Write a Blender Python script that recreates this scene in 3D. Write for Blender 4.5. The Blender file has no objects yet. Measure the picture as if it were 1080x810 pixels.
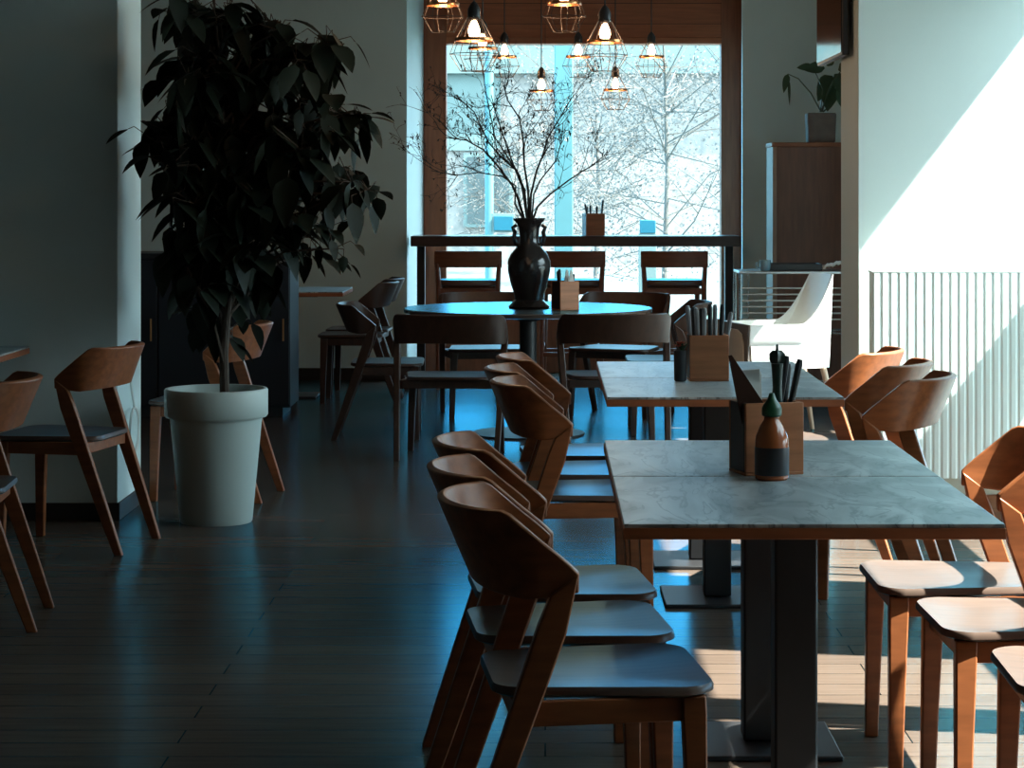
import bpy, bmesh, math, random
from mathutils import Vector, Matrix, Quaternion
C = bpy.context.scene
COL = C.collection
PI = math.pi
rnd = random.Random(7)

# ---------------------------------------------------------------- camera, sky, sun, exposure
F, VX, HY, H = 2400.0, 575.0, 200.0, 1.43
cam_d = bpy.data.cameras.new('camera')
cam = bpy.data.objects.new('camera', cam_d); COL.objects.link(cam)
cam.location = (0, 0, H); cam.rotation_euler = (PI/2, 0, 0)
cam_d.sensor_fit = 'HORIZONTAL'; cam_d.sensor_width = 36.0
cam_d.lens = F*36.0/1080.0
cam_d.shift_x = -(VX-540.0)/1080.0
cam_d.shift_y = -(405.0-HY)/1080.0
cam_d.clip_end = 300
C.camera = cam

SKY_FAR = (0.22, 0.66, 1.0); SKY_NEAR = (0.74, 0.92, 1.0); SKY_STR = 6.0
SUN_STR = 28.0; SUN_COL = (1.0, 0.95, 0.86)
SUN_K = 0.20                                    # sun runs (-1, K, -1.31)
w = bpy.data.worlds.new('sky'); C.world = w; w.use_nodes = True
bg = w.node_tree.nodes['Background']
bg.inputs[1].default_value = SKY_STR
_nt = w.node_tree                               # clear sky: deeper blue away from the sun, paler towards it
_tc = _nt.nodes.new('ShaderNodeTexCoord'); _dot = _nt.nodes.new('ShaderNodeVectorMath'); _dot.operation = 'DOT_PRODUCT'
_dot.inputs[1].default_value = Vector((0.80, -0.60, 0.0))
_nt.links.new(_tc.outputs['Generated'], _dot.inputs[0])
_rp = _nt.nodes.new('ShaderNodeValToRGB'); _mr = _nt.nodes.new('ShaderNodeMapRange')
_mr.inputs[1].default_value = -0.7; _mr.inputs[2].default_value = 0.7
_nt.links.new(_dot.outputs['Value'], _mr.inputs[0]); _nt.links.new(_mr.outputs[0], _rp.inputs[0])
_rp.color_ramp.elements[0].color = (*SKY_FAR, 1); _rp.color_ramp.elements[1].color = (*SKY_NEAR, 1)
_nt.links.new(_rp.outputs[0], bg.inputs[0])
sd = bpy.data.lights.new('sun', 'SUN'); sd.energy = SUN_STR; sd.angle = math.radians(0.55); sd.color = SUN_COL
sun = bpy.data.objects.new('sun', sd); COL.objects.link(sun)
sun.rotation_euler = Vector((-1, SUN_K, -1.31)).to_track_quat('-Z', 'Y').to_euler()
sun.location = (12, -3, 14)
C.view_settings.view_transform = 'Standard'
C.view_settings.look = 'None'
C.view_settings.exposure = 0.4
C.view_settings.gamma = 1.0
C.view_settings.use_curve_mapping = False
C.cycles.max_bounces = 10; C.cycles.diffuse_bounces = 6; C.cycles.glossy_bounces = 4
C.cycles.transparent_max_bounces = 12
C.cycles.sample_clamp_indirect = 6.0
C.cycles.caustics_reflective = False; C.cycles.caustics_refractive = False
C.cycles.use_denoising = True

def portal(loc, rot, sx, sy):
    l = bpy.data.lights.new('window_portal', 'AREA'); l.shape = 'RECTANGLE'; l.size = sx; l.size_y = sy
    l.cycles.is_portal = True
    o = bpy.data.objects.new('window_portal', l); COL.objects.link(o); o.location = loc; o.rotation_euler = rot

# ---------------------------------------------------------------- pixel helpers
def at(px, py, d): return Vector(((px-VX)*d/F, d, H-(py-HY)*d/F))
def X(px, d): return (px-VX)*d/F
def Z(py, d): return H-(py-HY)*d/F
def R(a): return math.radians(a)

# ---------------------------------------------------------------- materials
def mat(name, col, rough=0.5, metal=0.0, spec=0.5, noise=0.0, scale=8.0, stretch=(1,1,1), col2=None, bump=0.0, coord='Object', detail=4.0, emit=None, coat=0.0):
    m = bpy.data.materials.new(name); m.use_nodes = True
    nt = m.node_tree; b = nt.nodes['Principled BSDF']
    b.inputs['Base Color'].default_value = (*col, 1)
    b.inputs['Roughness'].default_value = rough; b.inputs['Metallic'].default_value = metal
    b.inputs['Specular IOR Level'].default_value = spec
    b.inputs['Coat Weight'].default_value = coat
    if emit:
        b.inputs['Emission Color'].default_value = (*emit[0], 1); b.inputs['Emission Strength'].default_value = emit[1]
    if col2 or noise or bump:
        tc = nt.nodes.new('ShaderNodeTexCoord'); mp = nt.nodes.new('ShaderNodeMapping')
        mp.inputs['Scale'].default_value = stretch
        nt.links.new(tc.outputs[coord], mp.inputs[0])
        n = nt.nodes.new('ShaderNodeTexNoise'); n.inputs['Scale'].default_value = scale; n.inputs['Detail'].default_value = detail
        nt.links.new(mp.outputs[0], n.inputs[0])
        if col2 or noise:
            r = nt.nodes.new('ShaderNodeValToRGB')
            c2 = col2 if col2 else tuple(max(0, c*(1-noise)) for c in col)
            r.color_ramp.elements[0].position = 0.32; r.color_ramp.elements[1].position = 0.68
            r.color_ramp.elements[0].color = (*c2, 1); r.color_ramp.elements[1].color = (*col, 1)
            nt.links.new(n.outputs[0], r.inputs[0]); nt.links.new(r.outputs[0], b.inputs['Base Color'])
        if bump:
            bp = nt.nodes.new('ShaderNodeBump'); bp.inputs['Strength'].default_value = bump; bp.inputs['Distance'].default_value = 0.01
            nt.links.new(n.outputs[0], bp.inputs['Height']); nt.links.new(bp.outputs[0], b.inputs['Normal'])
    return m

def plank_mat(name, c1, c2, rough, width, length, along='X', spec=0.5, gap=(0.01,0.008,0.006), vertical=False):
    m = bpy.data.materials.new(name); m.use_nodes = True; nt = m.node_tree; b = nt.nodes['Principled BSDF']
    tc = nt.nodes.new('ShaderNodeTexCoord'); mp = nt.nodes.new('ShaderNodeMapping')
    nt.links.new(tc.outputs['Object'], mp.inputs[0])
    if vertical: mp.inputs['Rotation'].default_value = (PI/2, 0, 0)
    elif along == 'Y': mp.inputs['Rotation'].default_value = (0, 0, PI/2)
    br = nt.nodes.new('ShaderNodeTexBrick')
    br.inputs['Scale'].default_value = 1.0; br.inputs['Mortar Size'].default_value = 0.0022
    br.inputs['Brick Width'].default_value = length; br.inputs['Row Height'].default_value = width
    br.inputs['Color1'].default_value = (*c1, 1); br.inputs['Color2'].default_value = (*c2, 1); br.inputs['Mortar'].default_value = (*gap, 1)
    nt.links.new(mp.outputs[0], br.inputs[0])
    m2 = nt.nodes.new('ShaderNodeMapping'); m2.inputs['Scale'].default_value = (1.2, 16, 16)
    nt.links.new(mp.outputs[0], m2.inputs[0])
    n = nt.nodes.new('ShaderNodeTexNoise'); n.inputs['Scale'].default_value = 3.0; n.inputs['Detail'].default_value = 6
    nt.links.new(m2.outputs[0], n.inputs[0])
    mx = nt.nodes.new('ShaderNodeMix'); mx.data_type = 'RGBA'; mx.blend_type = 'MULTIPLY'; mx.inputs[0].default_value = 0.55
    nt.links.new(br.outputs[0], mx.inputs[6]); nt.links.new(n.outputs[0], mx.inputs[7])
    nt.links.new(mx.outputs[2], b.inputs['Base Color'])
    mr = nt.nodes.new('ShaderNodeMapRange'); mr.inputs[3].default_value = rough*0.8; mr.inputs[4].default_value = rough*1.25
    nt.links.new(n.outputs[0], mr.inputs[0]); nt.links.new(mr.outputs[0], b.inputs['Roughness'])
    bp = nt.nodes.new('ShaderNodeBump'); bp.inputs['Strength'].default_value = 0.15; bp.inputs['Distance'].default_value = 0.003
    nt.links.new(br.outputs[1], bp.inputs['Height']); bp.invert = True
    nt.links.new(bp.outputs[0], b.inputs['Normal'])
    b.inputs['Specular IOR Level'].default_value = spec
    return m

def stone_mat(name):
    m = bpy.data.materials.new(name); m.use_nodes = True; nt = m.node_tree; b = nt.nodes['Principled BSDF']
    tc = nt.nodes.new('ShaderNodeTexCoord')
    n1 = nt.nodes.new('ShaderNodeTexNoise'); n1.inputs['Scale'].default_value = 3.2; n1.inputs['Detail'].default_value = 5; n1.inputs['Distortion'].default_value = 1.4
    mp = nt.nodes.new('ShaderNodeMapping'); mp.inputs['Scale'].default_value = (2.4, 0.75, 1.0); mp.inputs['Rotation'].default_value = (0, 0, 0.22)
    nt.links.new(tc.outputs['Object'], mp.inputs[0]); nt.links.new(mp.outputs[0], n1.inputs[0])
    r1 = nt.nodes.new('ShaderNodeValToRGB')
    r1.color_ramp.elements[0].position = 0.38; r1.color_ramp.elements[0].color = (0.20, 0.20, 0.20, 1)
    r1.color_ramp.elements[1].position = 0.62; r1.color_ramp.elements[1].color = (0.56, 0.57, 0.56, 1)
    nt.links.new(n1.outputs[0], r1.inputs[0])
    n2 = nt.nodes.new('ShaderNodeTexNoise'); n2.inputs['Scale'].default_value = 3.0; n2.inputs['Detail'].default_value = 3; n2.inputs['Distortion'].default_value = 2.2
    nt.links.new(mp.outputs[0], n2.inputs[0])
    r2 = nt.nodes.new('ShaderNodeValToRGB')
    e = r2.color_ramp.elements
    e[0].position = 0.472; e[0].color = (1, 1, 1, 1); e[1].position = 0.528; e[1].color = (1, 1, 1, 1)
    k = e.new(0.50); k.color = (0.20, 0.20, 0.21, 1)
    nt.links.new(n2.outputs[0], r2.inputs[0])
    mx = nt.nodes.new('ShaderNodeMix'); mx.data_type = 'RGBA'; mx.blend_type = 'MULTIPLY'; mx.inputs[0].default_value = 0.8
    nt.links.new(r1.outputs[0], mx.inputs[6]); nt.links.new(r2.outputs[0], mx.inputs[7])
    nt.links.new(mx.outputs[2], b.inputs['Base Color'])
    b.inputs['Roughness'].default_value = 0.36
    return m

def glass_mat(name, tint=(0.94, 0.98, 0.98), gloss=0.06):
    m = bpy.data.materials.new(name); m.use_nodes = True; nt = m.node_tree
    nt.nodes.remove(nt.nodes['Principled BSDF'])
    t = nt.nodes.new('ShaderNodeBsdfTransparent'); t.inputs[0].default_value = (*tint, 1)
    g = nt.nodes.new('ShaderNodeBsdfGlossy'); g.inputs['Roughness'].default_value = 0.02
    mx = nt.nodes.new('ShaderNodeMixShader'); mx.inputs[0].default_value = gloss
    nt.links.new(t.outputs[0], mx.inputs[1]); nt.links.new(g.outputs[0], mx.inputs[2])
    nt.links.new(mx.outputs[0], nt.nodes['Material Output'].inputs[0])
    return m

M = {}
M['wall'] = mat('wall_paint', (0.50, 0.65, 0.665), 0.75, noise=0.05, scale=2.5, bump=0.05)
M['wall_right'] = mat('wall_paint_white', (0.70, 0.815, 0.795), 0.7, noise=0.04, scale=2.5, bump=0.04)
M['wall_pier'] = mat('wall_paint_pale', (0.74, 0.90, 0.91), 0.75, noise=0.05, scale=2.5, bump=0.05)
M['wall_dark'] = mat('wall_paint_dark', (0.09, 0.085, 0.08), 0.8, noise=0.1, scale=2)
M['ceiling'] = mat('ceiling_paint', (0.22, 0.21, 0.20), 0.8, noise=0.04, scale=2)
M['floor'] = plank_mat('floor_boards', (0.195, 0.137, 0.104), (0.155, 0.107, 0.081), 0.22, 0.14, 1.9)
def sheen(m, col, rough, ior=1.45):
    """glossy layer whose tint paints bluish reflected light into a material"""
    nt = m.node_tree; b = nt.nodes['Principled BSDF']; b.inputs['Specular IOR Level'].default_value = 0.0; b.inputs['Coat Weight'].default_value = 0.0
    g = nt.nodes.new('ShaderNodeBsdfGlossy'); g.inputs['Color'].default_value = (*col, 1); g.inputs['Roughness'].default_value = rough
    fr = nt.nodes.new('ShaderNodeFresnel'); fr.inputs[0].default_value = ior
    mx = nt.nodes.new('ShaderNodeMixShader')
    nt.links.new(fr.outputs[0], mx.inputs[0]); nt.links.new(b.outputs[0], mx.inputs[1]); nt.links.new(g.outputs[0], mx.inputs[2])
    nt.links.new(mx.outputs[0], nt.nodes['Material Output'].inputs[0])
sheen(M['floor'], (0.11, 0.50, 0.70), 0.20, 1.42)  # blue of the window reflection put into the gloss colour
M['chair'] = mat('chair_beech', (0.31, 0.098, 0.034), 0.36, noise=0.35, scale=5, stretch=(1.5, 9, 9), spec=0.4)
M['seatwood'] = mat('seat_veneer', (0.17, 0.115, 0.09), 0.33, noise=0.22, scale=6, stretch=(1.2, 10, 10), spec=0.6, coat=0.5)
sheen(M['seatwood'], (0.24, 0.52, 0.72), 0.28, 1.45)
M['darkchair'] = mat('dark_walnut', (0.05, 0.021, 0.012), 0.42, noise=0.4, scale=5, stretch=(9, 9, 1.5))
M['stone'] = stone_mat('table_slab')

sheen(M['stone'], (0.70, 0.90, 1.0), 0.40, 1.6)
M['tableedge'] = mat('table_edge_oak', (0.40, 0.12, 0.042), 0.5, noise=0.3, scale=7, stretch=(1, 1, 8))
M['black'] = mat('black_steel', (0.018, 0.018, 0.02), 0.45, noise=0.2, scale=20)
M['blackgloss'] = mat('black_gloss', (0.008, 0.008, 0.009), 0.09, noise=0.1, scale=4)
M['framewood'] = plank_mat('window_wood', (0.62, 0.17, 0.062), (0.47, 0.13, 0.05), 0.5, 0.16, 6.0, vertical=True)
M['framepost'] = mat('window_post_wood', (0.34, 0.10, 0.042), 0.5, noise=0.3, scale=5, stretch=(9, 9, 1))
M['bar'] = mat('bar_top_wood', (0.075, 0.034, 0.022), 0.28, noise=0.3, scale=5, stretch=(1, 9, 9))
M['planter'] = mat('planter_plastic', (0.44, 0.535, 0.52), 0.5, noise=0.04, scale=6, bump=0.03)
M['soil'] = mat('soil', (0.03, 0.02, 0.014), 0.95, noise=0.5, scale=40, bump=0.6)
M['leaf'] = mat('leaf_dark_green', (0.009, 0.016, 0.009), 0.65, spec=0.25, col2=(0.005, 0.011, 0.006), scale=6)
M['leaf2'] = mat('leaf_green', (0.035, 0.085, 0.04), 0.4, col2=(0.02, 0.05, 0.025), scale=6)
M['bark'] = mat('bark', (0.06, 0.042, 0.03), 0.85, noise=0.4, scale=25, stretch=(6, 6, 1), bump=0.4)
M['twig'] = mat('dry_twig', (0.022, 0.015, 0.012), 0.8, noise=0.3, scale=30)
M['vase'] = mat('vase_glaze', (0.018, 0.016, 0.017), 0.2, noise=0.5, scale=14, bump=0.5, coat=0.4)
M['box'] = mat('caddy_oak', (0.50, 0.185, 0.075), 0.5, noise=0.3, scale=5, stretch=(1, 9, 9))
M['boxshade'] = mat('caddy_oak_shade', (0.04, 0.025, 0.02), 0.5, noise=0.3, scale=8)  # shade on the boxes' left face, painted as a dark side
M['menu'] = mat('menu_board', (0.045, 0.020, 0.013), 0.95, spec=0.08, noise=0.2, scale=9)
M['paper'] = mat('napkin_paper', (0.66, 0.66, 0.62), 0.9, noise=0.06, scale=14)
M['steel'] = mat('steel', (0.55, 0.56, 0.56), 0.28, metal=1.0, noise=0.1, scale=30)
M['brass'] = mat('copper_ring', (0.62, 0.27, 0.11), 0.28, metal=1.0, noise=0.1, scale=20)
M['copperwire'] = mat('cage_wire', (0.04, 0.028, 0.022), 0.5, metal=0.0, noise=0.1, scale=20)
M['bulb'] = mat('bulb_glow', (1.0, 0.8, 0.6), 0.2, emit=((1.0, 0.62, 0.36), 9.0), noise=0.02)
M['green'] = mat('green_plastic', (0.015, 0.075, 0.03), 0.35, noise=0.15, scale=12)
M['darkgreen'] = mat('dark_green_lacquer', (0.010, 0.026, 0.017), 0.35, noise=0.15, scale=12)
M['sauce'] = mat('sauce_red', (0.42, 0.11, 0.035), 0.18, noise=0.15, scale=10, coat=0.4)
M['label'] = mat('dark_label', (0.02, 0.017, 0.018), 0.4, noise=0.15, scale=10)
M['whiteplastic'] = mat('white_plastic', (0.80, 0.83, 0.81), 0.4, noise=0.03, scale=5)
M['chrome'] = mat('chrome', (0.75, 0.77, 0.76), 0.16, metal=1.0, noise=0.06, scale=20)
M['cabinet'] = mat('cabinet_walnut', (0.17, 0.072, 0.036), 0.45, noise=0.35, scale=4, stretch=(9, 9, 1))
M['cabinet_light'] = mat('cabinet_edge', (0.34, 0.25, 0.19), 0.5, noise=0.2, scale=6)
M['navy'] = mat('navy_lacquer', (0.006, 0.010, 0.017), 0.7, noise=0.2, scale=5)
M['concrete'] = mat('pot_concrete', (0.17, 0.165, 0.16), 0.75, noise=0.3, scale=14, bump=0.2)
M['radiator'] = mat('radiator_enamel', (0.68, 0.79, 0.775), 0.45, noise=0.03, scale=5)
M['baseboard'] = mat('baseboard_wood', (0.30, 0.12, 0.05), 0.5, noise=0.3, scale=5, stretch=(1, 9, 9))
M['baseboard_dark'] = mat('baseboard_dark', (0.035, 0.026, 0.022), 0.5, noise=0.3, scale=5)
M['winframe'] = mat('window_paint', (0.55, 0.57, 0.55), 0.5, noise=0.05, scale=6)
M['glass'] = glass_mat('pane_glass', gloss=0.004)
M['blue'] = mat('blue_paint', (0.008, 0.11, 0.16), 0.4, noise=0.1, scale=10)
M['red'] = mat('red_petal', (0.55, 0.09, 0.05), 0.5, noise=0.3, scale=30)

# ---------------------------------------------------------------- mesh helpers
class MB:
    def __init__(s): s.bm = bmesh.new()
    def box(s, c, size, rot=None, taper=1.0):
        hx, hy, hz = size[0]/2, size[1]/2, size[2]/2
        vs = []
        for (a, b, d) in ((-1,-1,-1),(1,-1,-1),(1,1,-1),(-1,1,-1),(-1,-1,1),(1,-1,1),(1,1,1),(-1,1,1)):
            k = taper if d < 0 else 1.0
            v = Vector((a*hx*k, b*hy*k, d*hz))
            if rot is not None: v = rot @ v
            vs.append(s.bm.verts.new(v+Vector(c)))
        for f in ((0,3,2,1),(4,5,6,7),(0,1,5,4),(1,2,6,5),(2,3,7,6),(3,0,4,7)): s.bm.faces.new([vs[i] for i in f])
        return s
    def bx(s, x0, x1, y0, y1, z0, z1):
        return s.box(((x0+x1)/2, (y0+y1)/2, (z0+z1)/2), (abs(x1-x0), abs(y1-y0), abs(z1-z0)))
    def tube(s, pts, rad, seg=8, closed=False):
        pts = [Vector(p) for p in pts]; n = len(pts)
        rad = rad if isinstance(rad, (list, tuple)) else [rad]*n
        rings = []; prev = None
        for i, p in enumerate(pts):
            if closed: t = (pts[(i+1) % n]-pts[i-1])
            else: t = (pts[min(i+1, n-1)]-pts[max(i-1, 0)])
            if t.length < 1e-9: t = Vector((0,0,1))
            t.normalize()
            if prev is None: u = t.orthogonal().normalized()
            else:
                u = prev-t*prev.dot(t)
                u = u.normalized() if u.length > 1e-6 else t.orthogonal().normalized()
            prev = u; v = t.cross(u)
            rings.append([s.bm.verts.new(p+(u*math.cos(2*PI*k/seg)+v*math.sin(2*PI*k/seg))*rad[i]) for k in range(seg)])
        m = n if closed else n-1
        for i in range(m):
            a, b = rings[i], rings[(i+1) % n]
            for k in range(seg): s.bm.faces.new((a[k], a[(k+1) % seg], b[(k+1) % seg], b[k]))
        if not closed:
            s.bm.faces.new(rings[0][::-1]); s.bm.faces.new(rings[-1])
        return s
    def lathe(s, prof, c=(0,0,0), seg=32, sx=1.0, sy=1.0, cap=True):
        c = Vector(c); rings = []
        for r, z in prof:
            rings.append([s.bm.verts.new(c+Vector((r*sx*math.cos(2*PI*k/seg), r*sy*math.sin(2*PI*k/seg), z))) for k in range(seg)])
        for a, b in zip(rings, rings[1:]):
            for k in range(seg): s.bm.faces.new((a[k], a[(k+1) % seg], b[(k+1) % seg], b[k]))
        if cap:
            s.bm.faces.new(rings[0][::-1]); s.bm.faces.new(rings[-1])
        return s
    def loft(s, secs, cap=True):
        rings = [[s.bm.verts.new(Vector(p)) for p in sec] for sec in secs]; n = len(rings[0])
        for a, b in zip(rings, rings[1:]):
            for k in range(n): s.bm.faces.new((a[k], a[(k+1) % n], b[(k+1) % n], b[k]))
        if cap:
            s.bm.faces.new(rings[0][::-1]); s.bm.faces.new(rings[-1])
        return s
    def prism(s, poly, z0, z1, top=None):
        a = [s.bm.verts.new((x, y, z0)) for x, y in poly]; b = [s.bm.verts.new((x, y, z1)) for x, y in poly]
        n = len(poly)
        for k in range(n): s.bm.faces.new((a[k], a[(k+1) % n], b[(k+1) % n], b[k]))
        s.bm.faces.new(a[::-1]); s.bm.faces.new(b); return s
    def sheet(s, top, thick):
        """closed slab from a grid of points [i][j], thickened along local normals"""
        n, m = len(top), len(top[0]); P = [[Vector(p) for p in r] for r in top]
        def nrm(i, j):
            a = P[min(i+1, n-1)][j]-P[max(i-1, 0)][j]; b = P[i][min(j+1, m-1)]-P[i][max(j-1, 0)]
            v = a.cross(b); return v.normalized() if v.length > 1e-9 else Vector((0,0,1))
        A = []; B = []
        for i in range(n):
            ra, rb = [], []
            for j in range(m):
                k = nrm(i, j)*(thick/2); ra.append(s.bm.verts.new(P[i][j]+k)); rb.append(s.bm.verts.new(P[i][j]-k))
            A.append(ra); B.append(rb)
        for i in range(n-1):
            for j in range(m-1):
                s.bm.faces.new((A[i][j], A[i+1][j], A[i+1][j+1], A[i][j+1]))
                s.bm.faces.new((B[i][j], B[i][j+1], B[i+1][j+1], B[i+1][j]))
        for i in range(n-1):
            s.bm.faces.new((A[i][0], B[i][0], B[i+1][0], A[i+1][0]))
            s.bm.faces.new((A[i][m-1], A[i+1][m-1], B[i+1][m-1], B[i][m-1]))
        for j in range(m-1):
            s.bm.faces.new((A[0][j], A[0][j+1], B[0][j+1], B[0][j]))
            s.bm.faces.new((A[n-1][j], B[n-1][j], B[n-1][j+1], A[n-1][j+1]))
        return s
    def leaf(s, p, d, up, L, W, fold=0.25, droop=0.35, seg=5):
        """pointed, folded, drooping leaf blade"""
        p = Vector(p); d = Vector(d).normalized(); up = Vector(up)
        side = d.cross(up)
        side = side.normalized() if side.length > 1e-5 else d.orthogonal().normalized()
        nn = side.cross(d).normalized()
        rows = []
        for i in range(seg+1):
            t = i/seg
            wd = W*0.5*(math.sin(PI*min(1, t**0.75))**0.8 if 0 < t < 1 else 0.02)
            q = p+d*(L*t)+Vector((0,0,-1))*(droop*L*t*t)
            rows.append((q-side*wd+nn*wd*fold, q, q+side*wd+nn*wd*fold))
        vs = [[s.bm.verts.new(v) for v in r] for r in rows]
        for a, b in zip(vs, vs[1:]):
            s.bm.faces.new((a[0], a[1], b[1], b[0])); s.bm.faces.new((a[1], a[2], b[2], b[1]))
        return s
    def build(s, name, m, parent=None, bevel=0.0, smooth=True, loc=None, rotz=0.0, sub=0, recalc=True, mods=True):
        if recalc: bmesh.ops.recalc_face_normals(s.bm, faces=s.bm.faces)
        me = bpy.data.meshes.new(name); s.bm.to_mesh(me); s.bm.free()
        if smooth:
            for p in me.polygons: p.use_smooth = True
            me.set_sharp_from_angle(angle=R(38))
        me.materials.append(m)
        o = bpy.data.objects.new(name, me); COL.objects.link(o)
        if parent: o.parent = parent
        if loc is not None: o.location = loc
        o.rotation_euler.z = rotz
        if bevel:
            b = o.modifiers.new('bevel', 'BEVEL'); b.width = bevel; b.segments = 2; b.limit_method = 'ANGLE'; b.angle_limit = R(40)
        if sub:
            q = o.modifiers.new('subdivision', 'SUBSURF'); q.levels = sub; q.render_levels = sub
        return o

def tag(o, label, cat, group=None):
    o['label'] = label; o['category'] = cat
    if group: o['group'] = group
    return o
def thing(name, label, cat, loc=(0,0,0), rotz=0.0, group=None):
    o = bpy.data.objects.new(name, None); COL.objects.link(o); o.empty_display_size = 0.1
    o.location = loc; o.rotation_euler = (0, 0, rotz)
    return tag(o, label, cat, group)
def struct(o): o['kind'] = 'structure'; return o
def dup(root, loc, rotz, label, group=None, scale=1.0):
    r = root.copy(); COL.objects.link(r); r.location = loc; r.rotation_euler = (0, 0, rotz); r.scale = (scale,)*3
    r['label'] = label
    if group: r['group'] = group
    for ch in list(root.children):
        c = ch.copy(); COL.objects.link(c); c.parent = r
        for g in ch.children:
            d = g.copy(); COL.objects.link(d); d.parent = c
    return r

# ================================================================ THE SETTING
WY = 9.85; WT = 10.42            # cross wall with the wide opening, front and rear face
PL = X(124, WY); PR = X(905, WY) # its two corners
BW = 17.1; GW = 17.8             # rear wall, plane of the rear window
XR = 2.35; XL = -3.7; YB = -3.5; CH = 3.3

def floor_slab():
    b = MB(); b.bx(XL-0.3, XR+0.3, YB-0.3, GW+0.15, -0.12, 0.0)
    return struct(b.build('floor', M['floor'], smooth=False))
floor_slab()
struct(MB().bx(XL-0.3, XR+0.3, YB-0.3, GW+0.15, CH, CH+0.15).build('ceiling', M['ceiling'], smooth=False))
struct(MB().bx(XL-0.2, PL, WY, WT, 0, CH).build('wall_left_pier', M['wall_pier'], smooth=False, bevel=0.004))
struct(MB().bx(PR, XR, WY, WT, 0, CH).build('wall_right_pier', M['wall_right'], smooth=False, bevel=0.004))
struct(MB().bx(XL-0.2, XL, YB, BW, 0, CH).build('wall_left', M['wall_dark'], smooth=False))
struct(MB().bx(XL-0.2, XR+0.2, YB-0.2, YB, 0, CH).build('wall_front', M['wall_dark'], smooth=False))
# rear wall either side of the window bay, with a splayed reveal on the left
xa, xb = X(429, BW), X(447, GW-0.04)
b = MB(); b.prism([(XL-0.2, BW), (xa, BW), (xb, GW-0.04), (xb, GW+0.15), (XL-0.2, GW+0.15)], 0, CH)
struct(b.build('wall_back_left', M['wall_pier'], smooth=False))
xc, xd = X(783, BW), X(782, GW-0.04)
b = MB(); b.prism([(xc, BW), (XR+0.2, BW), (XR+0.2, GW+0.15), (xd, GW+0.15), (xd, GW-0.04)], 0, CH)
struct(b.build('wall_back_right', M['wall_pier'], smooth=False))

# right wall with three tall windows
wins = [(8.00, 9.84, 2.72), (5.97, 6.74, 2.72), (3.85, 5.80, 2.72), (11.2, 13.4, 2.35)]
HD, SB0, SB1, SILL = 2.72, 1.02, 1.38, 0.10
def right_wall():
    b = MB(); t0, t1 = XR, XR+0.2
    b.bx(t0, t1, YB, GW+0.15, HD, CH); b.bx(t0, t1, YB, GW+0.15, 0, SILL)
    ys = [YB]
    for a, c, hd in sorted(wins):
        ys += [a, c]
        if hd < HD: b.bx(t0, t1, a, c, hd, HD)
    ys += [GW+0.15]
    for i in range(0, len(ys), 2): b.bx(t0, t1, ys[i], ys[i+1], SILL, HD)
    struct(b.build('wall_right', M['wall_right'], smooth=False))
right_wall()
for i, (a, c, HD) in enumerate(wins):
    e = thing('window_%d' % (i+1), 'x', 'window'); del e['label']; del e['category']; struct(e)
    b = MB(); b.bx(XR+0.02, XR+0.12, a, c, SB0, SB1)
    b.bx(XR+0.02, XR+0.10, a, a+0.04, SILL, HD); b.bx(XR+0.02, XR+0.10, c-0.04, c, SILL, HD)
    b.bx(XR+0.02, XR+0.10, a, c, HD-0.04, HD); b.bx(XR+0.02, XR+0.10, a, c, SILL, SILL+0.05)
    struct(b.build('window_frame', M['winframe'], e, smooth=False))
    struct(MB().bx(XR+0.055, XR+0.063, a, c, SILL, SB0).bx(XR+0.055, XR+0.063, a, c, SB1, HD).build('window_pane', M['glass'], e, smooth=False))
    portal((XR+0.16, (a+c)/2, (SILL+HD)/2), (0, PI/2, 0), HD-SILL, c-a)

# rear window: wood posts, planked head, glass
gx0, gx1, gz1, gz0 = X(471, GW), X(760, GW), Z(47, GW), 0.42
e = thing('window_5', 'x', 'window'); del e['label']; del e['category']; struct(e)
b = MB(); b.bx(xb, gx0, GW-0.06, GW+0.10, 0, CH); b.bx(gx1, xd, GW-0.06, GW+0.10, 0, CH); b.bx(gx0, gx1, GW-0.05, GW+0.10, 0, gz0)
struct(b.build('window_frame', M['framepost'], e, bevel=0.004, smooth=False))
b = MB(); b.bx(gx0, gx1, GW-0.09, GW+0.10, gz1, CH)
b.bx(gx0-0.0, gx1+0.0, GW-0.11, GW-0.09, gz1, gz1+0.05)
struct(b.build('window_head', M['framewood'], e, bevel=0.004, smooth=False))
struct(MB().bx(gx0, gx1, GW+0.02, GW+0.028, gz0, gz1).build('window_pane', M['glass'], e, smooth=False))
portal(((gx0+gx1)/2, GW+0.13, (gz0+gz1)/2), (-PI/2, 0, 0), gx1-gx0, gz1-gz0)

# baseboards
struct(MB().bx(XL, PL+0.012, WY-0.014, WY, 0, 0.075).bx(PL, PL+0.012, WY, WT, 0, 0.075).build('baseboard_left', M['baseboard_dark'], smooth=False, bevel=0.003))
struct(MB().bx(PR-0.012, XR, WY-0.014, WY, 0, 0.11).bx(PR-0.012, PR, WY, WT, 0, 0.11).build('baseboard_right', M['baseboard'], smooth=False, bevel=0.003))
struct(MB().bx(XL, xa, BW-0.014, BW, 0, 0.09).build('baseboard_back', M['baseboard_dark'], smooth=False, bevel=0.003))

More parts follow.
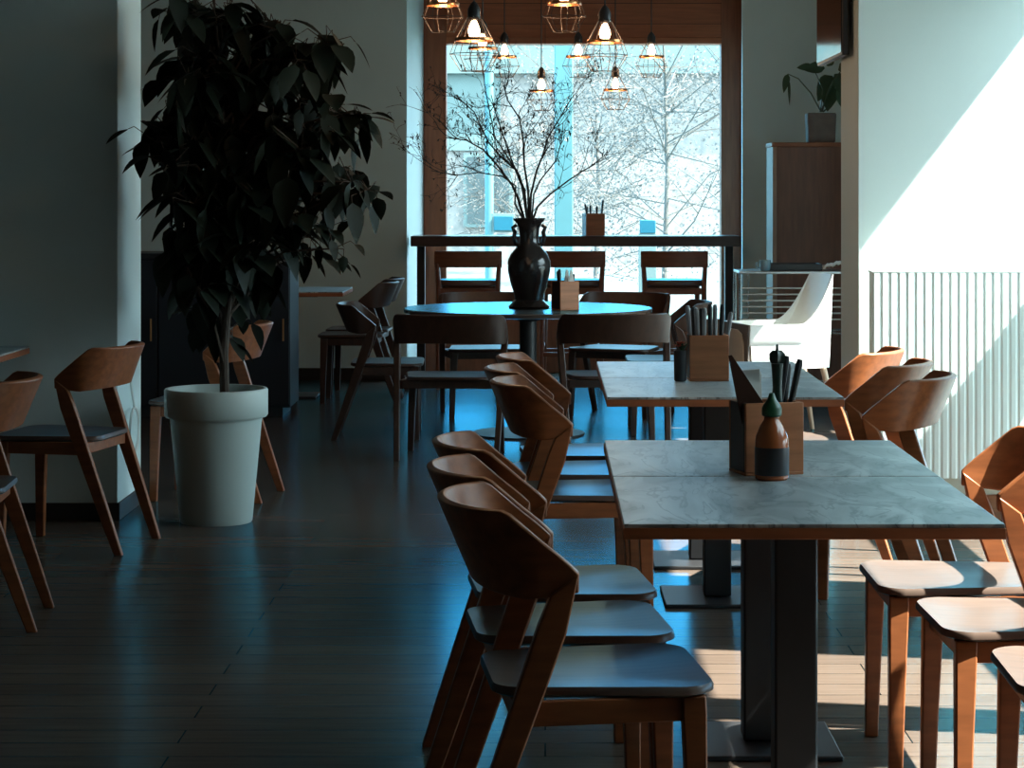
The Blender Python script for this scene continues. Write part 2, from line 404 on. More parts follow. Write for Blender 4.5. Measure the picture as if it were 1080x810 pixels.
# ================================================================ OUTSIDE
M['pave'] = mat('pavement', (0.10, 0.125, 0.12), 0.85, noise=0.2, scale=3)
M['facade'] = mat('facade_render', (0.32, 0.285, 0.265), 0.9, col2=(0.185, 0.185, 0.178), scale=6.5, detail=8)
M['facade_trim'] = mat('facade_trim', (0.135, 0.19, 0.185), 0.8, noise=0.12, scale=2)
M['facade_glass'] = mat('facade_glass', (0.05, 0.075, 0.08), 0.3, noise=0.2, scale=2)
M['lawn'] = mat('lawn', (0.07, 0.125, 0.085), 0.9, noise=0.35, scale=9)
M['post'] = mat('pale_blue_post', (0.085, 0.20, 0.215), 0.45, noise=0.08, scale=6)
M['blossom'] = mat('blossom', (0.20, 0.188, 0.178), 0.8, col2=(0.12, 0.12, 0.114), scale=3)
_n = M['blossom'].node_tree; _b = _n.nodes['Principled BSDF']           # thin petals let light through
_t = _n.nodes.new('ShaderNodeBsdfTranslucent'); _t.inputs[0].default_value = (0.17, 0.165, 0.158, 1)
_m = _n.nodes.new('ShaderNodeMixShader'); _m.inputs[0].default_value = 0.5
_n.links.new(_b.outputs[0], _m.inputs[1]); _n.links.new(_t.outputs[0], _m.inputs[2]); _n.links.new(_m.outputs[0], _n.nodes['Material Output'].inputs[0])
M['twigout'] = mat('outdoor_twig', (0.12, 0.115, 0.105), 0.85, noise=0.3, scale=12)
struct(MB().bx(-22, 26, GW+0.16, 60, -0.2, -0.08).build('ground', M['pave'], smooth=False))
struct(MB().bx(XR+0.31, 26, -20, GW+0.15, -0.2, -0.08).build('ground_side', M['pave'], smooth=False))
M['side'] = mat('sky_blocker_dark', (0.11, 0.095, 0.085), 0.85, noise=0.3, scale=6)
struct(MB().bx(8.5, 14, -14, 3.2, -0.2, 6.2).build('wall_sky_blocker', M['side'], smooth=False))  # added unseen block, cuts sky light entering the right windows
tag(MB().bx(0.6, 8, 24, 27, -0.08, -0.02).build('lawn', M['lawn'], smooth=False), 'strip of pale green lawn outside the rear window', 'lawn')

bld = thing('building', 'pale building across the street behind the blossoming trees', 'building', (0, 46, -0.08))
MB().bx(-14, 18, 0, 6, 0, 4.6).build('facade', M['facade'], bld, smooth=False)
for xw in (-9.2, -5.9, -1.15):
    f = MB().bx(xw-0.50, xw+0.50, -0.10, 0.02, 0.75, 2.25).build('window', M['facade_trim'], bld, smooth=False)
    MB().bx(xw-0.42, xw+0.42, -0.115, -0.10, 0.83, 2.17).build('pane', M['facade_glass'], f, smooth=False)
MB().bx(-14.2, 18.2, -0.25, 0, 3.85, 4.05).bx(-14.2, 18.2, -0.18, 0, 4.05, 4.75).build('cornice', M['facade_trim'], bld, smooth=False)
MB().bx(-14.0, -0.9, -0.06, 0, 2.3, 3.85).bx(-14.0, -2.35, -0.06, 0, 0, 2.3).build('pale_bay', M['facade_trim'], bld, smooth=False)
p = at(594.5, 250, 21.0)
po = thing('street_post', 'thick pale blue steel post outside the middle of the rear window', 'post', (p.x, 21.0, -0.08))
MB().bx(-0.085, 0.085, -0.085, 0.085, 0, 4.6).build('shaft', M['post'], po, bevel=0.01)
MB().bx(-0.15, 0.15, -0.15, 0.15, 0, 0.03).build('foot_plate', M['post'], po, bevel=0.004)
p = at(516, 250, 24.0)
po = thing('sign_post', 'thin pale post carrying a small blue sign, outside the rear window', 'post', (p.x, 24.0, -0.08))
MB().tube([(0,0,0), (0,0,4.4)], 0.045, 10).build('shaft', M['post'], po)
MB().bx(0.05, 0.05+20*24/F, -0.06, -0.035, Z(243, 24)+0.08, Z(228, 24)+0.08).build('sign_plate', M['blue'], po, bevel=0.004)
MB().bx(0.03, 0.07+20*24/F, -0.035, -0.025, Z(245, 24)+0.08, Z(225, 24)+0.08).build('sign_backing', M['facade_trim'], po, bevel=0.004)
p = at(683, 250, 23.0)
bi = thing('bollard_sign', 'small blue sign on a short white stand outside, right of the rear window', 'sign', (p.x, 23.0, -0.08))
MB().bx(-0.09, 0.09, -0.03, 0.03, 0, Z(246, 23)+0.08).build('stand', M['facade_trim'], bi, bevel=0.006)
MB().bx(-0.08, 0.08, -0.04, 0.02, Z(246, 23)+0.081, Z(232, 23)+0.08).build('sign_plate', M['blue'], bi, bevel=0.006)

def outdoor_tree(label, x, y, hgt, rad, n, seed, z0=0.3):
    r = random.Random(seed)
    t = thing('blossoming_tree', label, 'tree', (x, y, -0.08), group='trees across the street')
    wd = MB(); wd.tube([(0,0,0), (0.05,0,0.4*hgt), (0.0,0.03,0.8*hgt)], [0.038, 0.03, 0.012], 8)
    tips = []
    for k in range(46):
        a = r.uniform(0, 2*PI); zz = r.uniform(0.15, 0.75)*hgt
        L = rad*r.uniform(0.5, 1.0)
        q0 = Vector((0.03, 0, zz)); q2 = Vector((math.cos(a)*L, math.sin(a)*L, zz+r.uniform(-0.1, 0.35)*hgt))
        q1 = (q0+q2)/2+Vector((0,0,r.uniform(-.05,.12)*hgt))
        wd.tube([q0, q1, q2], [0.012, 0.008, 0.003], 4)
        tips += [q1, q2, (q1+q2)/2]
        for j in range(6):
            u = r.random(); s0 = q1.lerp(q2, u)
            s1 = s0+Vector((r.uniform(-1,1), r.uniform(-1,1), r.uniform(-.6,.9)))*0.55
            wd.tube([s0, s1], [0.007, 0.003], 3); tips += [s1, s0.lerp(s1, .5)]
    wd.build('trunk', M['twigout'], t)
    lf = MB()
    for k in range(n):
        c = r.choice(tips)+Vector((r.gauss(0,.16), r.gauss(0,.16), r.gauss(0,.16)))
        if c.z < z0: c.z = z0+r.random()*0.4
        a = Vector((r.uniform(-1,1), r.uniform(-1,1), r.uniform(-1,1))).normalized(); bb = a.orthogonal().normalized()*r.uniform(.014,.028)
        cc = a.cross(bb)*0.8
        vs = [lf.bm.verts.new(c+v) for v in (bb, cc, -bb, -cc)]
        lf.bm.faces.new(vs)
    lf.build('foliage', M['blossom'], t, smooth=False, recalc=False)
outdoor_tree('broad pale blossoming tree outside, filling the right half of the rear window', X(700, 30), 30, 4.3, 1.9, 8000, 3)
outdoor_tree('pale blossoming tree outside, seen just right of the pale blue post', X(628, 36.5), 36.5, 3.8, 1.5, 3800, 5)
outdoor_tree('thin pale tree outside, behind the vase branches left of the blue post', X(545, 41), 41, 3.0, 1.3, 1300, 8)

# ================================================================ CHAIRS
def blade(secs): return MB().loft(secs)
def make_chair(name, label, wood, seat_m, loc, rotz, group, scale=1.0):
    t = thing(name, label, 'chair', loc, rotz, group); t.scale = (scale,)*3
    # bent back shell, sloping down into the rear legs
    NT, NV = 45, 7; g = []; HWs, XE, XS = 0.240, -0.045, -0.115   # half width, elbow, end of the straight arms
    for i in range(NT):
        q = -1+2*i/(NT-1); sg = math.copysign(1, q); aq = abs(q)
        if aq > 0.80: u = (aq-0.80)/0.20; px_ = XS+(XE-XS)*u; cx = 0.0; yy = 1.0+0.0*u
        else:
            th = aq/0.80*PI/2; yy = math.sin(th)**0.90; cx = math.cos(th)**0.90; px_ = XS
        dist = (XE-px_)+cx*0.20
        top = 0.690+0.120*min(1.0, dist/0.15)**0.9
        if dist > 0.15: top = 0.810
        bot = 0.652-0.016*min(1.0, dist/0.12)+0.014*cx
        row = []
        for j in range(NV):
            v = j/(NV-1)
            row.append((px_-cx*(0.112+0.068*v), sg*yy*(HWs-0.006+0.008*v), bot+(top-bot)*v))
        g.append(row)
    MB().sheet(g, 0.019).build('backrest', wood, t, bevel=0.004)
    # seat: rounded trapezoid, lightly dished
    out = []
    def corner(cx, cy, r, a0, a1, n=7):
        for k in range(n+1):
            a = R(a0+(a1-a0)*k/n); out.append((cx+r*math.cos(a), cy+r*math.sin(a)))
    corner(0.235-0.075, -0.222+0.075, 0.075, -80, 0); corner(0.235-0.075, 0.222-0.075, 0.075, 0, 80)
    corner(-0.205+0.06, 0.185-0.06, 0.06, 100, 180); corner(-0.205+0.06, -0.185+0.06, 0.06, 180, 260)
    b = MB(); rings = []
    for f, z in ((0.94, 0.436), (1.0, 0.443), (1.0, 0.452), (0.985, 0.459), (0.80, 0.455), (0.5, 0.451), (0.2, 0.450)):
        rings.append([(x*f+0.01*(1-f), y*f, z) for x, y in out])
    b.loft(rings); b.build('seat', seat_m, t)
    # seat frame (apron)
    b = MB()
    for s in (-1, 1):
        b.loft([[(0.19, s*0.180, 0.388), (0.19, s*0.200, 0.388), (0.19, s*0.200, 0.437), (0.19, s*0.180, 0.437)],
                [(-0.165, s*0.202, 0.388), (-0.165, s*0.220, 0.388), (-0.165, s*0.220, 0.437), (-0.165, s*0.202, 0.437)]])
    b.bx(0.178, 0.198, -0.185, 0.185, 0.392, 0.437); b.bx(-0.170, -0.150, -0.205, 0.205, 0.392, 0.437)
    b.build('seat_frame', wood, t, bevel=0.003)
    for s in (-1, 1):
        # front leg
        secs = []
        for z, x, y, hx, hy in ((0.0, 0.197, 0.205, 0.017, 0.013), (0.2, 0.193, 0.200, 0.020, 0.015), (0.40, 0.188, 0.193, 0.024, 0.018), (0.438, 0.187, 0.190, 0.024, 0.018)):
            secs.append([(x-hx, s*(y-hy), z), (x+hx, s*(y-hy), z), (x+hx, s*(y+hy), z), (x-hx, s*(y+hy), z)])
        blade(secs).build('leg', wood, t, bevel=0.004)
        # rear leg rising forward to the elbow
        secs = []
        for k in range(7):
            u = k/6; x = -0.300+0.245*u; z = 0.700*u; y = 0.216+0.022*u
            hw = 0.017+0.013*u; hy = 0.012+0.002*u
            if k == 6: lo, hi = (x-0.046, z-0.052), (x+0.009, z-0.012)
            elif k == 0: lo, hi = (x-hw, 0.0), (x+hw, 0.0)
            else: lo, hi = (x-hw, z+hw*0.33), (x+hw, z-hw*0.33)
            if k == 5: lo, hi = (x-0.029, z+0.006), (x+0.026, z-0.010)
            secs.append([(lo[0], s*(y-hy), lo[1]), (hi[0], s*(y-hy), hi[1]), (hi[0], s*(y+hy), hi[1]), (lo[0], s*(y+hy), lo[1])])
        blade(secs).build('leg', wood, t, bevel=0.004)
    return t

G1 = 'bentwood chairs down the left side of the grey tables'
G2 = 'bentwood chairs down the right side of the grey tables'
G3 = 'bentwood chairs along the left side of the room'
G4 = 'chairs around the round table'
c0 = make_chair('dining_chair', 'nearest bentwood chair on the left of the near grey table, cut by the bottom edge', M['chair'], M['seatwood'], (0.083, 4.64, 0), R(6.5), G1)
for x, y, a, l, g in (
    (0.035, 5.15, 6.5, 'middle of three bentwood chairs on the left of the near grey tables', G1),
    (0.022, 5.66, 6.5, 'farthest of the three bentwood chairs on the left of the near grey tables', G1),
    (0.120, 7.42, 3, 'bentwood chair with bright orange lit arm, left of the second pair of tables', G1),
    (0.088, 7.95, 3, 'bentwood chair just behind the bright orange lit one', G1),
    (0.118, 8.50, 5, 'last bentwood chair in the left row, nearest the round table', G1),
    (1.050, 5.75, 180, 'chair right of the near tables whose pale seat is sunlit, farthest of that three', G2),
    (1.110, 5.21, 181, 'middle chair of three with sunlit seats right of the near table', G2),
    (1.165, 4.62, 178, 'chair at the lower right corner of the photo, only seat corner and front legs showing', G2),
    (1.080, 7.68, 159, 'brown bentwood chair in front of the white radiator, nearest of three by the second tables', G2),
    (1.100, 8.26, 159, 'brown bentwood chair, middle of three right of the second tables', G2),
    (1.095, 8.88, 160, 'sunlit orange bentwood chair nearest the corner of the right wall', G2),
    (-1.925, 9.16, 170, 'brown bentwood chair against the left wall pier, left of the white planter', G3),
    (-1.975, 7.54, 185, 'bentwood chair cut off by the left edge of the photo', G3),
    (-1.577, 10.62, 173, 'bentwood chair half hidden behind the white planter', G3),
    ):
    dup(c0, (x, y, 0), R(a), l, g)
RT = (-0.10, 13.3)
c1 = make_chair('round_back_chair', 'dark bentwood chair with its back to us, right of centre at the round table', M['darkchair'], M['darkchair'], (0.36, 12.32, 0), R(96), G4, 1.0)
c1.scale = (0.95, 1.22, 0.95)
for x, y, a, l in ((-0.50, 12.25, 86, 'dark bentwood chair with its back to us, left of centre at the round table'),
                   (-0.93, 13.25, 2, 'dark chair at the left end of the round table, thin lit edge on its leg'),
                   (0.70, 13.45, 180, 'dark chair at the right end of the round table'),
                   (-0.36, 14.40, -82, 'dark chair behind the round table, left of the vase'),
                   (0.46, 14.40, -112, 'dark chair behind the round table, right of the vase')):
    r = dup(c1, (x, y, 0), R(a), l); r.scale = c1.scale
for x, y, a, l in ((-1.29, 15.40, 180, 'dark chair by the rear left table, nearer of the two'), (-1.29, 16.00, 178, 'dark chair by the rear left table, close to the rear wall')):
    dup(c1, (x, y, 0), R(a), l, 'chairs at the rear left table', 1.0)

# ================================================================ TABLES
def make_table(label, loc, group, wx=0.79, wy=0.785, name='pedestal_table', h=0.74, stand=(0.0, 0.0)):
    t = thing(name, label, 'table', loc, 0, group)
    MB().bx(-wx/2+.002, wx/2-.002, -wy/2+.002, wy/2-.002, h-0.008, h).build('tabletop', M['stone'], t, bevel=0.0015, smooth=False)
    MB().bx(-wx/2, wx/2, -wy/2, wy/2, h-0.032, h-0.008).build('edge_panel', M['tableedge'], t, bevel=0.002, smooth=False)
    sx, sy = stand
    MB().box((sx, sy, (h-0.05+0.012)/2+0.004), (0.095, 0.095, h-0.062)).build('pedestal', M['black'], t, bevel=0.006)
    MB().bx(sx-0.20, sx+0.20, sy-0.16, sy+0.16, h-0.046, h-0.032).build('mounting_plate', M['black'], t, bevel=0.002)
    MB().bx(sx-0.19, sx+0.19, sy-0.19, sy+0.19, 0.0, 0.014).build('base_plate', M['black'], t, bevel=0.004)
    return t
GT = 'grey topped pedestal tables in the centre row'
tb = make_table('nearest grey topped square table, standing on a thick black post', (0.556, 5.085, 0), GT)
dup(tb, (0.556, 5.875, 0), 0, 'grey topped square table pushed against the far side of the nearest one', GT)
dup(tb, (0.600, 7.955, 0), 0, 'grey topped table with an orange lit front edge, in the second pair', GT)
dup(tb, (0.600, 8.745, 0), 0, 'far table of the second pair, its grey top carrying the far cutlery box', GT)
make_table('dark topped table cut by the left edge, against the left wall pier', (-2.62, 9.43, 0), None, name='dining_table', h=0.755)
make_table('small grey table by the rear left wall, behind the big plant', (-1.76, 15.75, 0), None, name='cafe_table')

t = thing('round_table', 'round table with a shiny blue reflecting top under the branch filled vase', 'table', (RT[0], RT[1], 0))
M['roundtop'] = mat('round_table_top', (0.11, 0.075, 0.06), 0.14, noise=0.2, scale=4)
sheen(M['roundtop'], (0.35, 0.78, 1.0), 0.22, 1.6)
MB().lathe([(0.70, 0.712), (0.725, 0.716), (0.728, 0.735), (0.722, 0.740), (0.01, 0.740)], seg=64).build('tabletop', M['roundtop'], t)
MB().lathe([(0.05, 0.02), (0.05, 0.66), (0.16, 0.712)], seg=24).build('pedestal', M['black'], t)
MB().lathe([(0.33, 0.0), (0.33, 0.012), (0.06, 0.03)], seg=40).build('base_plate', M['black'], t)

# bar and stools
t = thing('window_bar', 'long dark wooden bar counter running across the rear window', 'counter', (X(607, 16.8), 16.8, 0))
hw = (X(781, 16.8)-X(433, 16.8))/2
MB().bx(-hw, hw, 0, 0.42, 1.010, 1.087).build('counter_top', M['bar'], t, bevel=0.005)
MB().bx(-hw+0.03, -hw+0.09, 0.30, 0.38, 0, 1.010).build('support_post', M['black'], t, bevel=0.004)
MB().bx(hw-0.09, hw-0.03, 0.30, 0.38, 0, 1.010).build('support_post', M['black'], t, bevel=0.004)
M['stool'] = mat('stool_wood', (0.23, 0.075, 0.032), 0.4, noise=0.3, scale=5, stretch=(2, 9, 9))
M['stoolseat'] = mat('stool_seat', (0.16, 0.07, 0.04), 0.4, noise=0.3, scale=5)
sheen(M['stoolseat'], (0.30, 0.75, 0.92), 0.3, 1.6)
def make_stool(label, loc, group):
    t = thing('bar_stool', label, 'stool', loc, 0, group)
    g = []
    for i in range(13):
        u = -1+2*i/12
        g.append([(0.24*u, -0.20+0.035*u*u-0.012*v, 0.872+0.118*v) for v in (0, .25, .5, .75, 1)])
    MB().sheet(g, 0.018).build('backrest', M['stool'], t, bevel=0.004)
    b = MB(); pts = []
    for k in range(28):
        a = 2*PI*k/28; pts.append((0.215*math.copysign(abs(math.cos(a))**.5, math.cos(a)), 0.195*math.copysign(abs(math.sin(a))**.5, math.sin(a))))
    b.loft([[(x*f, y*f, z) for x, y in pts] for f, z in ((.95, .735), (1, .745), (1, .772), (.97, .780), (.6, .777), (.2, .776))])
    b.build('seat', M['stoolseat'], t)
    for sx in (-1, 1):
        MB().tube([(sx*0.215, -0.235, 0), (sx*0.212, -0.205, 0.45), (sx*0.212, -0.172, 0.74), (sx*0.222, -0.172, 0.90)], [0.014, 0.018, 0.02, 0.016], 8).build('leg', M['stool'], t)
        MB().tube([(sx*0.20, 0.20, 0), (sx*0.185, 0.165, 0.725)], [0.014, 0.02], 8).build('leg', M['stool'], t)
    b = MB()
    b.box((0, 0.186, 0.25), (0.39, 0.022, 0.03)); b.box((0, -0.22, 0.25), (0.42, 0.022, 0.03))
    for sx in (-1, 1): b.box((sx*0.203, -0.015, 0.30), (0.02, 0.39, 0.03))
    b.box((0, -0.175, 0.70), (0.42, 0.02, 0.045)); b.box((0, 0.165, 0.70), (0.36, 0.02, 0.045))
    b.build('stretcher', M['stool'], t, bevel=0.003)
    return t
GS = 'stools along the window bar'
s0 = make_stool('bar stool at the left end of the window bar, by the white reveal', (X(494, 16.35), 16.5, 0), GS)
dup(s0, (X(603, 16.35), 16.5, 0), 0, 'bar stool behind the vase, middle of the three', GS)
dup(s0, (X(711, 16.35), 16.5, 0), 0, 'bar stool at the right end of the window bar', GS)

# ================================================================ RADIATOR
rx0 = X(919, 9.72); 
t = thing('radiator', 'white ribbed radiator on the sunlit right wall', 'radiator', (rx0, 9.74, 0))
RW = 1.02
b = MB(); pitch = 0.0365; n = int(RW/pitch); poly = [(0, 0.045)]
for k in range(n):
    x = k*pitch
    poly += [(x+0.002, -0.0435), (x+0.009, -0.047), (x+0.027, -0.047), (x+0.034, -0.0435)]
poly += [(n*pitch, 0.045)]
b.prism(poly, 0.20, 1.075); b.build('ribbed_panel', M['radiator'], t, smooth=False)
MB().bx(-0.004, n*pitch+0.004, -0.047, 0.045, 1.075, 1.085).build('top_grille', M['radiator'], t, bevel=0.003)
for x in (0.10, n*pitch-0.10): MB().bx(x-0.02, x+0.02, -0.03, 0.03, 0, 0.20).build('foot', M['radiator'], t, bevel=0.004)
MB().tube([(-0.005, 0, 0.235), (-0.05, 0, 0.235), (-0.06, 0, 0.20), (-0.06, 0, 0.0)], 0.011, 8).build('pipe', M['radiator'], t)

# ================================================================ BIG PLANT
PX, PY = X(228, 9.8), 9.8
t = thing('planter', 'tall tapered white plastic planter holding the big dark plant', 'planter', (PX, PY, 0))
MB().lathe([(0.150, 0.0), (0.155, 0.006), (0.196, 0.44), (0.200, 0.452), (0.216, 0.454), (0.222, 0.462), (0.222, 0.568), (0.217, 0.575), (0.205, 0.575), (0.200, 0.565), (0.192, 0.50), (0.01, 0.50)], seg=56).build('pot_body', M['planter'], t)
MB().lathe([(0.190, 0.501), (0.185, 0.512), (0.10, 0.520), (0.005, 0.522)], seg=40).build('soil', M['soil'], t)
fic = thing('potted_fig', 'tall dark leafy plant growing from the white planter', 'plant', (PX, PY, 0.51))
def L(px, py, dd=0.0):
    d = PY+dd; p = at(px, py, d); return p-Vector((PX, PY, 0.51))
trunk = MB()
trunk.tube([L(237, 425), L(236, 370), L(240, 320), L(243, 270), L(240, 210), L(236, 140), L(230, 60), L(224, -20)], [0.022, 0.020, 0.018, 0.017, 0.015, 0.012, 0.009, 0.005], 9)
clusters = [(182,12,5,40),(205,12,6,44),(228,18,8,50),(240,12,6,44),(232,45,8,50),(206,35,5,42),(285,22,6,42),(294,32,5,40),(280,45,5,42),
 (215,62,10,52),(232,75,10,52),(200,85,8,48),(190,110,8,46),(210,105,10,52),(235,110,8,50),(250,60,5,40),(262,85,7,44),(275,60,6,44),(285,75,6,46),
 (320,50,6,46),(335,52,7,46),(345,45,5,40),(312,62,5,42),(290,95,7,46),(305,100,5,42),(180,140,7,44),(165,150,4,36),(200,150,9,50),(222,150,9,50),
 (245,140,8,48),(265,135,8,48),(290,135,7,46),(310,135,7,44),(325,110,4,36),(345,125,6,42),(360,120,6,42),(375,125,6,42),(335,140,6,40),(318,158,7,46),
 (180,175,5,40),(195,190,9,50),(215,190,9,52),(240,185,9,52),(262,175,9,50),(285,175,8,48),(305,180,7,46),(330,178,6,42),(350,190,7,42),(370,192,6,42),(388,200,5,38),(362,208,5,36),
 (205,215,8,46),(225,225,9,50),(250,220,9,52),(275,210,9,50),(300,215,8,46),(318,225,5,38),(200,240,7,44),(220,255,8,48),(245,255,9,50),(270,245,8,48),(292,240,6,42),
 (322,250,4,30),(335,262,4,28),(345,240,4,32),(352,262,3,26),(195,265,6,42),(212,285,7,44),(235,290,8,46),(258,280,8,46),(275,275,6,40),(210,310,6,40),(232,320,6,42),(252,315,5,38),(268,300,5,36),(225,345,4,34),(245,345,3,30)]
lf = MB(); rf = random.Random(21)
for (px, py, n, size) in clusters:
    dd = rf.uniform(-0.30, 0.32) if px > 200 else rf.uniform(-0.34, -0.02)
    c = L(px, py, dd)
    ty = min(400, py+rf.uniform(35, 80)); base = L(238, ty)
    mid = base.lerp(c, 0.55)+Vector((0, 0, 0.07))
    trunk.tube([base, mid, c], [0.008, 0.006, 0.0035], 5)
    for k in range(int(n*1.8)):
        a = rf.uniform(0, 2*PI); out = Vector((math.cos(a), math.sin(a), 0))
        tilt = rf.uniform(-1.5, 0.0)
        d = out*math.cos(tilt)+Vector((0, 0, math.sin(tilt)))
        q = c+Vector((rf.gauss(0, .048), rf.gauss(0, .06), rf.gauss(0.025, .035)))
        Ls = size*9.8/F*rf.uniform(.58, .92)
        pet = q+d*0.03
        trunk.tube([c, q, pet], [0.0028, 0.0022, 0.0018], 3)
        lf.leaf(pet, d, (0, 0, 1) if abs(d.z) < .9 else out, Ls, Ls*rf.uniform(.56, .72), rf.uniform(.1, .35), rf.uniform(.15, .4))
trunk.build('trunk', M['bark'], fic)
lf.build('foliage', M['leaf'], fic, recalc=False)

# ================================================================ VASE AND BRANCHES
VXw, VYw = X(558, 13.25), 13.25
t = thing('vase', 'dark glazed two handled vase standing on the round table', 'vase', (VXw, VYw, 0.74))
k = 13.25/F
prof = [(21, 0), (22, 2), (19, 5), (15, 9), (16, 15), (20, 28), (22.5, 40), (22.5, 50), (19.5, 57), (13.5, 64), (10.5, 68), (10, 75), (11, 84), (13, 89), (16.5, 93), (17, 95), (15, 95), (11, 90), (9, 80), (8.5, 68)]
prof = [(r*k, z*k) for r, z in prof]
MB().lathe(prof, seg=40).build('vase_body', M['vase'], t)
for s in (-1, 1):
    MB().tube([(s*10.2*k, 0, 66*k), (s*14*k, 0, 68*k), (s*16*k, 0, 74*k), (s*15*k, 0, 80*k), (s*17*k, 0, 85*k), (s*13*k, 0, 88*k)], [2.0*k, 2.2*k, 2.4*k, 2.2*k, 2.2*k, 1.8*k], 8).build('handle', M['vase'], t)
br = thing('dry_branches', 'bare dark branches spreading out of the vase on the round table', 'branches', (VXw, VYw, 0.74+70*k))
def V(px, py, dd=0): return at(px, py, VYw+dd)-Vector((VXw, VYw, 0.74+70*k))
b = MB(); rb = random.Random(4); tw = MB()
def twig(p, d, Ln, r, depth):
    pts = [p]; q = p.copy(); dd = d.normalized()
    for i in range(5):
        dd = (dd+Vector((rb.gauss(0,.20), rb.gauss(0,.20), rb.gauss(0.03,.17)))).normalized()
        q = q+dd*(Ln/5); pts.append(q.copy())
    b.tube(pts, [max(.0011, r*(1-.16*i)) for i in range(6)], 4)
    if depth > 0:
        for i in range(rb.randint(2, 4)):
            s = rb.choice(pts[1:]); nd = (dd+Vector((rb.gauss(0,.7), rb.gauss(0,.6), rb.gauss(.0,.55)))).normalized()
            twig(s, nd, Ln*rb.uniform(.45, .75), r*.6, depth-1)
    else:
        for i in range(rb.randint(1, 3)):
            s = rb.choice(pts[2:]); v = Vector((rb.gauss(0,1), rb.gauss(0,1), rb.gauss(0,.8))).normalized()
            tw.leaf(s, v, (0,0,1), rb.uniform(.018, .032), .009, .2, .2, 3)
stems = [([(556,232),(552,205),(548,185),(535,165),(522,145),(512,95),(509,70)], 0.0045),
 ([(553,232),(546,208),(540,195),(525,175),(510,158),(492,148),(470,145)], 0.0055),
 ([(556,232),(553,200),(545,180),(528,165),(515,150),(500,118),(480,100)], 0.005),
 ([(558,232),(557,200),(553,175),(552,150),(548,125),(535,105),(530,85)], 0.005),
 ([(559,232),(560,205),(566,180),(572,165),(578,145),(590,125),(600,108)], 0.005),
 ([(561,232),(563,205),(570,190),(586,170),(592,150),(594,130)], 0.0035),
 ([(562,232),(567,218),(580,205),(600,190),(615,180),(628,173)], 0.0045),
 ([(552,232),(543,215),(544,196),(530,186),(505,182),(480,185),(455,180)], 0.004),
 ([(557,232),(550,195),(540,170),(533,150),(523,120),(518,100)], 0.004)]
for pts, r in stems:
    dd = rb.uniform(-.16, .16)
    r *= 1.35; P = [V(558, 250)]+[V(x, y, dd*i/len(pts)) for i, (x, y) in enumerate(pts)]
    b.tube(P, [r*1.3*(1-.1*i) for i in range(len(P))], 6)
    for i in range(4, len(P)):
        for _ in range(2):
            s = P[i-1].lerp(P[i], rb.random()); d = (P[i]-P[i-1]).normalized()+Vector((rb.gauss(0,.6), rb.gauss(0,.5), rb.gauss(.15,.4)))
            twig(s, d, rb.uniform(.13, .28), r*.6, 2)
b.build('twigs', M['twig'], br); tw.build('buds', M['twig'], br, recalc=False)

# ================================================================ CUTLERY BOXES AND WHAT STANDS IN THEM
def make_box(label, loc, rotz, W, D, Hh, group):
    t = thing('cutlery_box', label, 'box', loc, rotz, group); th = 0.010
    b = MB(); b.bx(-W/2, W/2, -D/2, D/2, 0, 0.008)
    b.bx(-W/2, W/2, -D/2, -D/2+th, 0.008, Hh); b.bx(-W/2, W/2, D/2-th, D/2, 0.008, Hh)
    b.bx(W/2-th, W/2, -D/2+th, D/2-th, 0.008, Hh)
    b.build('box_body', M['box'], t, bevel=0.002)
    MB().bx(-W/2, -W/2+th, -D/2+th, D/2-th, 0.008, Hh).build('side_panel', M['boxshade'], t, bevel=0.002)
    MB().bx(-0.003, 0.003, -D/2+th, D/2-th, 0.008, Hh-0.01).build('divider', M['box'], t, bevel=0.001)
    return t
def world(loc, rotz, p): return Vector(loc)+Matrix.Rotation(rotz, 3, 'Z') @ Vector(p)
def make_cutlery(base, top, handle_m, label, group):
    """table knife or fork standing point-down: steel shank below, thick handle above"""
    t = thing('table_knife', label, 'cutlery', base, 0, group)
    v = Vector(top)-Vector(base); m = v*0.5
    MB().tube([(0,0,0), v*0.04, m], [0.002, 0.005, 0.004], 6).build('blade', M['steel'], t)
    MB().tube([m, m+v*0.06, v*0.95, v], [0.005, 0.0075, 0.009, 0.006], 8).build('handle', handle_m, t)
    return t
GB = 'wooden cutlery boxes'
GC = 'black handled knives in the near cutlery box'
# near box
bl = (X(808, 5.55), 5.55, 0.74); ba = R(16)
make_box('wooden cutlery box on the seam of the near grey tables', bl, ba, 0.150, 0.115, 0.175, GB)
kn = [((0.035, 0.01), (0.085, -0.01, 0.275), 'tallest black handled knife in the near cutlery box, leaning right'),
      ((0.025, 0.028), (0.062, 0.02, 0.282), 'slim black handled knife beside the tallest one in the near box'),
      ((0.045, 0.03), (0.072, 0.035, 0.262), 'shorter black handled knife at the right of the near box')]
for (x, y), q, l in kn:
    make_cutlery(world(bl, ba, (x, y, 0.012)), world(bl, ba, q), M['black'], l, GC)
